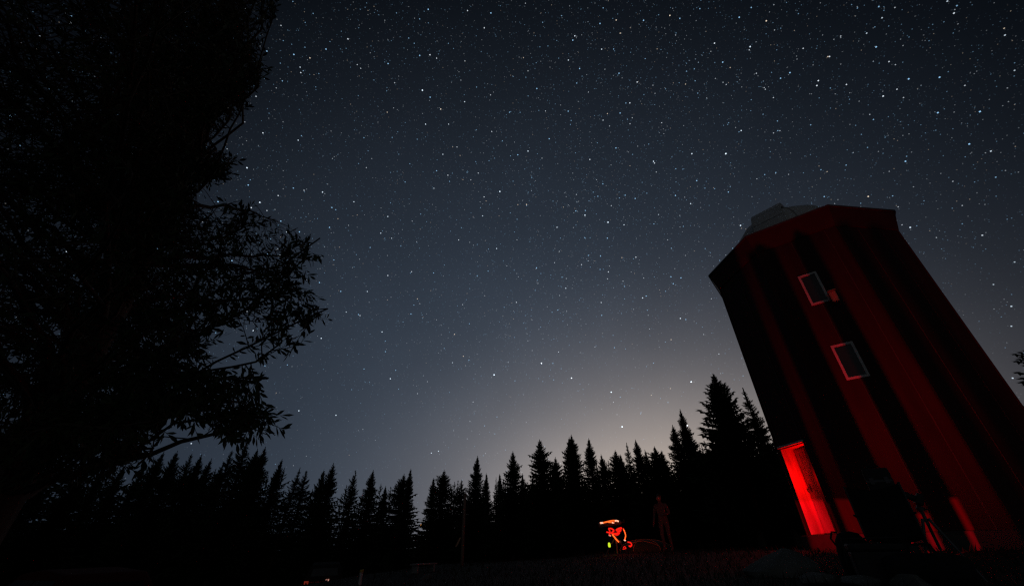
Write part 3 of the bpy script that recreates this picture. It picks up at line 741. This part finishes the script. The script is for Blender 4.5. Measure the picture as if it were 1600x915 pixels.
# folding camp chair
p = pol(38.5, 6.9); ch = thing('camp_chair', p, 'black folding camp chair in front of the tower, tall case on its seat', 'chair', R_(-38)); ch.scale = (0.82, 0.9, 1.0)
def sheet(pts2, th, x0, x1):
    mb = MB(); n = 8; vs = []
    for i in range(n + 1):
        x = x0 + (x1 - x0) * i / n; sg = 0.05 * math.sin(math.pi * i / n)
        for (y, z) in pts2: vs.append((x, y, z - sg)); 
        for (y, z) in pts2: vs.append((x, y + th, z - sg - th))
    k = len(pts2)
    for i in range(n):
        for j in range(k - 1):
            a = i * 2 * k + j; b = a + 2 * k; mb_f = (a, a + 1, b + 1, b); mb.f.append(mb_f); mb.f.append((a + k, b + k, b + k + 1, a + k + 1))
        for j in (0, k - 1):
            a = i * 2 * k + j; b = a + 2 * k; mb.f.append((a, b, b + k, a + k))
    mb.v = vs; return mb
sheet([(-0.20, 0.43), (0.0, 0.40), (0.24, 0.44)], 0.012, -0.30, 0.30).build('seat', 'black', ch, smooth=True)
sheet([(-0.20, 0.44), (-0.27, 0.70), (-0.33, 0.93)], 0.012, -0.30, 0.30).build('backrest', 'black', ch, smooth=True)
for s in (-1, 1):
    MB().box((s * 0.31 - 0.035, -0.30, 0.625), (s * 0.31 + 0.035, 0.24, 0.645)).build('armrest', 'black', ch, bevel=0.006)
    MB().tube([(s * 0.30, 0.25, 0.0), (s * 0.31, -0.20, 0.44), (s * 0.31, -0.34, 0.94)], 0.012, 6).build('leg', 'metal', ch)
    MB().tube([(s * 0.30, -0.28, 0.0), (s * 0.31, 0.22, 0.44), (s * 0.31, 0.22, 0.63)], 0.012, 6).build('leg', 'metal', ch)
# tall case on the seat
p2 = Vector(p); mw = Matrix.Translation(p) @ Matrix.Rotation(R_(-38), 4, 'Z')
q = mw @ Vector((0.10, 0.02, 0.415))
cs = thing('gear_case', q, 'upright black equipment case standing on the camp chair', 'case', R_(-38))
MB().box((-0.125, -0.15, 0), (0.125, 0.15, 0.70)).build('body', 'plastic', cs, bevel=0.015)
MB().box((-0.118, -0.157, 0.55), (0.118, 0.157, 0.575)).build('lid_seam', 'metal', cs)
for s in (-1, 1): MB().box((s * 0.07 - 0.02, -0.168, 0.53), (s * 0.07 + 0.02, -0.158, 0.60)).build('latch', 'metal', cs)
MB().tube([(-0.06, 0, 0.70), (-0.055, 0, 0.735), (0.055, 0, 0.735), (0.06, 0, 0.70)], 0.010, 6).build('handle', 'plastic', cs)
# cool box and duffel in front
p = pol(36.6, 6.6); cb = thing('cool_box', p, 'dark cool box on the grass beside the camp chair', 'box', R_(-30))
MB().box((-0.24, -0.16, 0.0), (0.24, 0.16, 0.30)).build('body', 'plastic', cb, bevel=0.02)
MB().box((-0.25, -0.17, 0.302), (0.25, 0.17, 0.37)).build('lid', 'plastic', cb, bevel=0.02)
MB().tube([(-0.26, 0, 0.26), (-0.27, 0, 0.42), (0.27, 0, 0.42), (0.26, 0, 0.26)], 0.01, 6).build('handle', 'plastic', cb)
p = pol(39.9, 6.4, 0.12); db = thing('duffel_bag', p, 'black duffel bag lying at the feet of the camera tripod', 'bag', R_(-45))
m_ = MB().tube([(-0.34, 0, 0), (-0.32, 0, 0), (-0.2, 0, 0.01), (0.2, 0, 0.01), (0.32, 0, 0), (0.34, 0, 0)], [0.05, 0.13, 0.155, 0.155, 0.13, 0.05], 14); m_.build('body', 'black', db, smooth=True)
for s in (-1, 1): MB().tube([(-0.12, s * 0.1, 0.12), (-0.09, s * 0.06, 0.24), (0.09, s * 0.06, 0.24), (0.12, s * 0.1, 0.12)], 0.012, 6).build('strap', 'black', db)
# camera on a tripod
p = pol(41.35, 7.1); tr = thing('camera_tripod', p, 'small camera tripod standing black against the red base of the tower', 'tripod')
for k in range(3):
    a = R_(50 + 120 * k); lg = MB().tube([(0.03 * math.cos(a), 0.03 * math.sin(a), 0.58), (0.15 * math.cos(a), 0.15 * math.sin(a), 0.28)], 0.016, 7).build('leg', 'metal', tr)
    MB().tube([(0.15 * math.cos(a), 0.15 * math.sin(a), 0.28), (0.26 * math.cos(a), 0.26 * math.sin(a), 0.0)], 0.011, 7).build('lower_section', 'metal', lg)
MB().tube([(0, 0, 0.52), (0, 0, 0.66)], 0.018, 8).build('centre_column', 'metal', tr)
MB().lathe([(0.0, 0.655), (0.035, 0.66), (0.04, 0.69), (0.02, 0.72), (0.0, 0.725)], n=12).build('head', 'metal', tr)
MB().tube([(0.02, -0.02, 0.68), (0.11, -0.09, 0.63)], 0.008, 6).build('pan_handle', 'plastic', tr)
q = Vector(p) + Vector((0, 0, 0.725)); cm = thing('photo_camera', q, 'camera with a short lens tilted up on the small tripod', 'camera', R_(-40)); cm.rotation_euler = (R_(30), 0, R_(60))
MB().box((-0.07, -0.035, 0.0), (0.07, 0.035, 0.10)).build('body', 'plastic', cm, bevel=0.01)
MB().box((-0.025, -0.03, 0.10), (0.025, 0.03, 0.125)).build('viewfinder', 'plastic', cm, bevel=0.006)
MB().tube([(0, 0.035, 0.05), (0, 0.09, 0.05), (0, 0.095, 0.05), (0, 0.13, 0.05)], [0.036, 0.036, 0.042, 0.042], 14).build('lens', 'plastic', cm)
# boulder and flat stones
def rock(name, c, sx, sy, sz, seed, label, rz=0.0):
    bm = bmesh.new(); bmesh.ops.create_icosphere(bm, subdivisions=4, radius=1.0); r = random.Random(seed)
    ks = [(Vector((r.gauss(0, 1), r.gauss(0, 1), r.gauss(0, 1))).normalized(), r.uniform(0.55, 0.95)) for _ in range(16)]
    for v in bm.verts:
        for n, d in ks:
            t = v.co.dot(n) - d
            if t > 0: v.co -= n * t * 0.9
        v.co *= 1 + 0.02 * math.sin(9 * v.co.x + seed) * math.sin(8 * v.co.y) ; v.co = Vector((v.co.x * sx, v.co.y * sy, v.co.z * sz))
    me = bpy.data.meshes.new(name); bm.to_mesh(me); bm.free(); me.materials.append(M['rock'])
    o = link(name, me, None, c, rz); return tag(o, label, 'rock')
a_ = at(1212, 872, 7.6); rock('boulder', (a_.x, a_.y, ground_z(a_.x, a_.y) + 0.03), 0.52, 0.40, 0.34, 4, 'pale low boulder left of the gear in front of the tower', R_(-20))
for i, (x, y, r, sx, lab) in enumerate([(1275, 893, 6.8, 0.26, 'flat stone just right of the pale boulder'), (1345, 897, 6.5, 0.30, 'flat stone below the middle of the camping gear'), (1415, 900, 6.3, 0.24, 'flat stone below the camera tripod'), (665, 905, 15.0, 0.22, 'small pale stone in front of the plank bench')]):
    q = at(x, y, r); rock('flat_stone', (q.x, q.y, ground_z(q.x, q.y) + 0.02), sx, sx * 0.7, 0.11 if r < 10 else 0.14, 30 + i, lab, i)

# ------------------------------------------------------------------ far side of the clearing
RT_ = 16.5
base = at(964, 862, RT_); base.z = ground_z(base.x, base.y)
ts = thing('telescope', base, 'telescope on a tripod with red and orange light trails shaped as glowing tubes', 'telescope')
def T(x, y, dr=0.0): return at(x, y, RT_ + dr) - base
ax = T(953, 818)
ta, tb_ = T(935, 820), T(971, 815); dv = (tb_ - ta)
MB().tube([ta, ta + dv * 0.02, ta + dv * 0.2, ta + dv * 0.205, ta + dv * 0.97, tb_], [0.075, 0.08, 0.08, 0.066, 0.066, 0.05], 16).build('tube', 'tube', ts)
MB().tube([tb_, tb_ + dv.normalized() * 0.09, tb_ + dv.normalized() * 0.10 + Vector((0, 0, 0.08))], 0.022, 8).build('eyepiece', 'plastic', ts)
mt = T(958, 826); hub = T(962, 838)
MB().tube([mt, T(960, 832), hub], [0.05, 0.07, 0.06], 10).build('mount', 'metal', ts)
MB().tube([hub, T(968, 846, 0.05)], 0.014, 6).build('counterweight_bar', 'metal', ts)
MB().tube([T(967, 845, 0.05), T(969.5, 848, 0.05)], 0.06, 10).build('counterweight', 'metal', ts)
for k in range(3):
    a = R_(20 + 120 * k); MB().tube([hub, Vector((0.42 * math.cos(a), 0.42 * math.sin(a), 0.0))], [0.03, 0.018], 7).build('leg', 'metal', ts)
def trail_tube(pts, mname, rad, dr=-0.12, name='light_trail'):  # trails of moving lights, built as solid glowing tubes
    P = [T(x, y, dr + 0.05 * math.sin(i * 1.9)) for i, (x, y) in enumerate(pts)]
    Q = []
    for i in range(len(P) - 1):                # smooth the bends
        p0, p1, p2, p3 = P[max(i - 1, 0)], P[i], P[i + 1], P[min(i + 2, len(P) - 1)]
        for j in range(4):
            t = j / 4; Q.append(0.5 * ((2 * p1) + (-p0 + p2) * t + (2 * p0 - 5 * p1 + 4 * p2 - p3) * t * t + (-p0 + 3 * p1 - 3 * p2 + p3) * t ** 3))
    Q.append(P[-1]); MB().tube(Q, rad, 6).build(name, mname, ts)
trail_tube([(938, 816.5), (944, 815.5), (950, 814), (958, 812.5), (962, 813), (966, 813.5)], 'orange_trail', 0.022)
trail_tube([(950, 815), (956, 815.5), (959, 815.5)], 'orange_trail', 0.016)
trail_tube([(938, 816.3), (942, 816.0)], 'pale_trail', 0.028)
trail_tube([(961, 812.8), (963.5, 812.8), (966, 813.6)], 'pale_trail', 0.026)
trail_tube([(957, 815.8), (959, 815.8)], 'pale_trail', 0.024)
trail_tube([(951, 825), (955, 825), (959, 828), (956, 832), (962, 833), (968, 830), (970, 827), (966, 829), (963, 827), (970, 824), (971, 825)], 'red_trail', 0.026)
trail_tube([(948, 830.5), (951, 831), (955, 832), (959, 833), (964, 835), (968, 832)], 'red_trail', 0.024)
trail_tube([(951, 826), (953, 829), (952, 834), (954, 836)], 'red_trail', 0.02)
trail_tube([(952, 835), (954, 836)], 'pale_trail', 0.022)
trail_tube([(957, 834), (959, 837), (963, 842), (967, 846)], 'orange_trail', 0.024)
trail_tube([(974, 826), (976, 830), (977.5, 836), (976.5, 841), (976, 843.5)], 'orange_trail', 0.018)
trail_tube([(974, 825), (975, 829)], 'red_trail', 0.02)
trail_tube([(975.5, 843), (977, 843.5)], 'pale_trail', 0.022)
trail_tube([(981, 846), (985, 847), (987, 850), (985, 853), (983, 852)], 'red_trail', 0.022)
trail_tube([(974, 855), (976, 853), (978, 856), (973, 857)], 'red_trail', 0.012)
MB().lathe([(0.0, -0.07), (0.035, -0.06), (0.045, 0.0), (0.03, 0.06), (0, 0.07)], T(952, 850.5, -0.3), 10).build('control_light', 'yellow_led', ts, smooth=True)
l_ = lamp('telescope_glow', T(976, 836, -0.7), 2.2, ts, 0.08, color=(1, 0.03, 0.01))
# low tent
c = at(1010, 862, 17.6); c.z = ground_z(c.x, c.y)
tn = thing('tent', c, 'low dark green dome tent with orange seams on the grass', 'tent', R_(-12))
W2, D2, H2 = 0.90, 0.70, 0.38
def tentp(a, e, k=1.0): return (W2 * k * math.cos(e) * math.cos(a), D2 * k * math.cos(e) * math.sin(a), H2 * k * math.sin(e) ** 0.8 if e > 0 else 0.0)
for i in range(6):
    vs = []; a0 = R_(60 * i); n = 6
    for j in range(7):
        for kk in range(n + 1): vs.append(tentp(a0 + R_(60) * kk / n, R_(90) * j / 6, 1 - 0.06 * math.sin(math.pi * kk / n) * (1 - j / 6)))
    MB().add(vs, [(j*(n+1)+kk, j*(n+1)+kk+1, (j+1)*(n+1)+kk+1, (j+1)*(n+1)+kk) for j in range(6) for kk in range(n)]).build('panel', 'tentgreen', tn, smooth=True)
    MB().tube([tentp(a0, R_(90) * j / 8, 1.012) for j in range(9)], 0.014, 5).build('seam', 'tentpipe', tn)
MB().tube([tentp(R_(-150 + 10 * j), R_(24 + 34 * math.sin(math.pi * j / 9)), 1.015) for j in range(10)], 0.016, 5).build('door_zip', 'tentpipe', tn)
# person standing right of the tent
pb = at(1046, 862, 17.0); pb.z = ground_z(pb.x, pb.y)
pe = thing('person', pb, 'person in dark jacket and trousers standing right of the tent', 'person', R_(140))
def skin_mesh(name, joints, bones, mname, parent, sub=2):
    me = bpy.data.meshes.new(name); names = list(joints); me.from_pydata([joints[k][0] for k in names], [(names.index(a), names.index(b)) for a, b in bones], []); me.update()
    o = link(name, me, parent); md = o.modifiers.new('skin', 'SKIN'); md.use_smooth_shade = True
    for i, k in enumerate(names):
        r = joints[k][1]; me.skin_vertices[0].data[i].radius = r if isinstance(r, tuple) else (r, r)
    me.skin_vertices[0].data[0].use_root = True
    sb = o.modifiers.new('subsurf', 'SUBSURF'); sb.levels = sub; sb.render_levels = sub
    me.materials.append(M[mname]); return o
J = {'pelvis': ((0, 0, 0.95), (0.155, 0.11)), 'waist': ((0, 0, 1.08), (0.145, 0.10)), 'chest': ((0, 0.01, 1.30), (0.175, 0.12)), 'neckb': ((0, 0.0, 1.44), (0.075, 0.07)), 'neck': ((0, 0.015, 1.50), 0.052),
     'headl': ((0, 0.035, 1.57), (0.066, 0.078)), 'head': ((0, 0.02, 1.65), (0.078, 0.095)), 'headt': ((0, 0.01, 1.72), (0.06, 0.072))}
B = [('pelvis', 'waist'), ('waist', 'chest'), ('chest', 'neckb'), ('neckb', 'neck'), ('neck', 'headl'), ('headl', 'head'), ('head', 'headt')]
for s, n in ((1, 'r'), (-1, 'l')):
    el_ = (s * 0.30, -0.03, 1.13) if s > 0 else (s * 0.29, 0.05, 1.14)
    wr = (s * 0.31, 0.10, 0.90) if s > 0 else (s * 0.20, 0.27, 1.10)
    J.update({'sh' + n: ((s * 0.19, 0, 1.40), 0.07), 'el' + n: (el_, 0.048), 'wr' + n: (wr, 0.032)})
    B.extend([('chest', 'sh' + n), ('sh' + n, 'el' + n), ('el' + n, 'wr' + n)])
    d = (Vector(wr) - Vector(el_)).normalized(); pm = Vector(wr) + d * 0.075
    J['pa' + n] = (tuple(pm), (0.036, 0.018)); B.append(('wr' + n, 'pa' + n))
    sd = d.cross(Vector((0, 0.3, 1))).normalized() if abs(d.z) < 0.8 else Vector((0, 1, 0))
    for k in range(4):
        o0 = pm + sd * (0.030 - 0.02 * k); l = (0.030, 0.036, 0.034, 0.026)[k]
        J[f'f{k}a{n}'] = (tuple(o0 + d * 0.03), 0.009); J[f'f{k}b{n}'] = (tuple(o0 + d * (0.03 + l) + Vector((0, 0.004, -0.006))), 0.008); J[f'f{k}c{n}'] = (tuple(o0 + d * (0.03 + 1.7 * l) + Vector((0, 0.012, -0.018))), 0.007)
        B.extend([('pa' + n, f'f{k}a{n}'), (f'f{k}a{n}', f'f{k}b{n}'), (f'f{k}b{n}', f'f{k}c{n}')])
    th = Vector(wr) + d * 0.03 + sd * 0.035
    J['ta' + n] = (tuple(th + d * 0.01), 0.011); J['tb' + n] = (tuple(th + d * 0.05 + sd * 0.018), 0.009); B.extend([('wr' + n, 'ta' + n), ('ta' + n, 'tb' + n)])
    J.update({'hip' + n: ((s * 0.10, 0, 0.88), 0.095), 'kn' + n: ((s * 0.12, 0.03, 0.50), 0.06), 'an' + n: ((s * 0.13, -0.02, 0.09), 0.042), 'to' + n: ((s * 0.15, 0.15, 0.035), (0.045, 0.03))})
    B.extend([('pelvis', 'hip' + n), ('hip' + n, 'kn' + n), ('kn' + n, 'an' + n), ('an' + n, 'to' + n)])
body = skin_mesh('body', J, B, 'jacket', pe)
m_ = MB()
for lat_ in range(7):
    pass
hm = MB().lathe([(0.082 * math.cos(R_(e)) + 0.004, 0.105 * math.sin(R_(e))) for e in range(-12, 91, 12)], (0, -0.005, 1.67), 16); hm.v = [(x, (y + 0.005) * 1.15 - 0.012, z) for x, y, z in hm.v]; hm.build('hair', 'hair', pe, smooth=True)
fc = MB().lathe([(0.0, -0.085), (0.045, -0.07), (0.066, -0.02), (0.068, 0.03), (0.05, 0.07), (0.0, 0.085)], (0, 0.05, 1.61), 14); fc.v = [(x, 0.05 + (y - 0.05) * 1.0, z) for x, y, z in fc.v]; face = fc.build('face', 'skin', pe, smooth=True)
MB().add([(0, 0.115, 1.635), (-0.014, 0.112, 1.60), (0.014, 0.112, 1.60), (0, 0.142, 1.602), (0, 0.112, 1.592)], [(0, 1, 3), (0, 3, 2), (1, 4, 3), (3, 4, 2)]).build('nose', 'skin', face)
for s in (-1, 1):
    MB().lathe([(0, -0.008), (0.008, 0), (0, 0.008)], (s * 0.027, 0.112, 1.638), 8).build('eye', 'white', face); MB().lathe([(0, -0.03), (0.012, -0.01), (0.014, 0.015), (0, 0.03)], (s * 0.078, 0.03, 1.625), 8).build('ear', 'skin', face)
MB().box((-0.024, 0.108, 1.568), (0.024, 0.118, 1.576)).build('mouth', 'carred', face, bevel=0.003)
# tall wooden pole with a small board
pb_ = at(722, 881, 20.0); pb_.z = ground_z(pb_.x, pb_.y); pt_ = at(721.5, 770, 20.0); pt_.x, pt_.y = pb_.x, pb_.y
po = thing('wooden_pole', pb_, 'tall bare wooden pole in front of the treeline', 'pole')
hp = pt_.z - pb_.z
MB().tube([(0, 0, -0.5), (0, 0, hp * 0.5), (0.02, 0, hp)], [0.075, 0.068, 0.055], 10).build('shaft', 'polewood', po, smooth=True)
q = at(716, 846, 19.9) - pb_
MB().box((-0.035, -0.02, -0.16), (0.035, 0.02, 0.16), lambda x, y, z: (q.x + x + 0.5 * z, q.y + y, q.z + z)).build('board', 'wood', po)
# plank bench
b0, b1 = at(645, 881.5, 17.0), at(679, 877, 17.6)
bc = (b0 + b1) / 2; gz = ground_z(bc.x, bc.y); bn = thing('plank_bench', (bc.x, bc.y, gz), 'pale grey plank bench on the slope left of the wooden pole', 'bench')
dv = b1 - b0; an = math.atan2(dv.y, dv.x); L_ = math.hypot(dv.x, dv.y); bn.rotation_euler.z = an; hz = bc.z - gz
for i in range(2): MB().box((-L_ / 2, -0.17 + i * 0.175, hz - 0.04), (L_ / 2, -0.005 + i * 0.175, hz)).build('plank', 'greywood', bn, bevel=0.004)
for s in (-1, 1): MB().box((s * (L_ / 2 - 0.12) - 0.03, -0.15, -0.25), (s * (L_ / 2 - 0.12) + 0.03, 0.15, hz - 0.045)).build('leg', 'greywood', bn)
# white marker post with a yellow cap
mp_ = at(562, 913, 16.0); tp_ = at(563, 897, 16.0); gz = ground_z(mp_.x, mp_.y)
ms = thing('marker_post', (mp_.x, mp_.y, gz), 'short white marker post with a yellow cap at the bottom edge', 'post')
hh = max(tp_.z - gz, 0.4)
MB().tube([(0, 0, -0.2), (0, 0, hh - 0.07)], 0.05, 12).build('post', 'white', ms); MB().tube([(0, 0, hh - 0.068), (0, 0, hh - 0.01), (0, 0, hh)], [0.06, 0.06, 0.03], 12).build('cap', 'yellow', ms)
# distant lamp glimpsed through the gap
fl = at(654, 819.5, 95.0); gz = ground_z(fl.x, fl.y)
dlp = thing('street_lamp', (fl.x, fl.y, gz), 'tiny orange lamp shining far off through the deep gap in the trees', 'lamp')
MB().tube([(0, 0, -0.5), (0, 0, fl.z - gz - 0.1), (0.5, 0, fl.z - gz + 0.1)], 0.07, 8).build('mast', 'metal', dlp)
MB().lathe([(0.0, -0.18), (0.22, -0.12), (0.26, 0.02), (0.1, 0.14), (0, 0.16)], (0.5, 0, fl.z - gz), 12).build('lamp_head', 'farlamp', dlp, smooth=True)

# ------------------------------------------------------------------ parked cars low on the left
def car(name, loc, rz, paint, label, lights=True):
    t = thing(name, loc, label, 'car', rz, 'cars parked below the clearing')
    prof = [(-2.15, 0.42), (-2.2, 0.75), (-2.12, 0.98), (-1.95, 1.38), (-1.75, 1.55), (-0.6, 1.62), (0.25, 1.56), (0.95, 1.08), (1.85, 0.95), (2.15, 0.78), (2.2, 0.45), (1.9, 0.30), (-1.9, 0.30)]
    def wid(z): return 0.88 if z < 0.95 else 0.88 - 0.26 * (z - 0.95) / 0.65
    n = len(prof); vs = [(s * wid(z), y, z) for s in (-1, 1) for y, z in prof]
    MB().add(vs, [tuple(range(n)), tuple(range(2 * n - 1, n - 1, -1))] + [(k, n + k, n + (k + 1) % n, (k + 1) % n) for k in range(n)]).build('body', paint, t, bevel=0.05)
    def side(s, y0, y1, z0, z1, t0, t1): return MB().add([(s * (wid(z0) + 0.006), y0, z0), (s * (wid(z0) + 0.006), y1, z0), (s * (wid(z1) + 0.006), t1, z1), (s * (wid(z1) + 0.006), t0, z1)], [(0, 1, 2, 3)])
    for s in (-1, 1):
        side(s, -1.75, -0.75, 1.05, 1.46, -1.62, -0.75).build('side_window', 'glass', t); side(s, -0.68, 0.65, 1.05, 1.46, -0.68, 0.22).build('side_window', 'glass', t)
        for y in (-1.35, 1.35):
            wv = MB().tube([(s * 0.72, y, 0.33), (s * 0.90, y, 0.33)], 0.33, 18).build('wheel', 'tyre', t); MB().tube([(s * 0.905, y, 0.33), (s * 0.915, y, 0.33)], 0.20, 14).build('rim', 'rim', wv)
        MB().box((s * 0.90, 0.35, 1.0) if s > 0 else (-1.06, 0.35, 1.0), (1.06, 0.47, 1.12) if s > 0 else (-0.90, 0.47, 1.12)).build('mirror', paint, t, bevel=0.02)
        MB().box((s * 0.73 - 0.09, -2.235, 0.78), (s * 0.73 + 0.09, -2.13, 0.93)).build('tail_light', 'tail' if lights else 'carred', t)
    MB().add([(-0.60, -2.085, 1.10), (0.60, -2.085, 1.10), (0.54, -1.965, 1.40), (-0.54, -1.965, 1.40)], [(0, 1, 2, 3)]).build('rear_window', 'glass', t)
    MB().box((-0.85, -2.26, 0.42), (0.85, -2.15, 0.62)).build('bumper', 'plastic', t, bevel=0.02)
    if lights:
        MB().box((-0.62, -2.215, 0.86), (0.62, -2.135, 0.90)).build('light_bar', 'taildim', t); MB().box((0.10, -2.225, 0.905), (0.24, -2.10, 0.975)).build('plate_lamp', 'tailhot', t)
    return t
q = at(478, 909.5, 25.0); gz = q.z - 0.86
car('parked_car', (q.x, q.y + 2.0, gz), R_(22), 'cargrey', 'dark car at the bottom edge with red tail lights on')
CARG = (q.x, q.y + 2, gz)
q = at(128, 887, 13.0); car('parked_car', (q.x - 0.6, q.y + 0.4, q.z - 1.62), R_(62), 'carred', 'dark red car at the bottom left corner, only its roof in view', False)
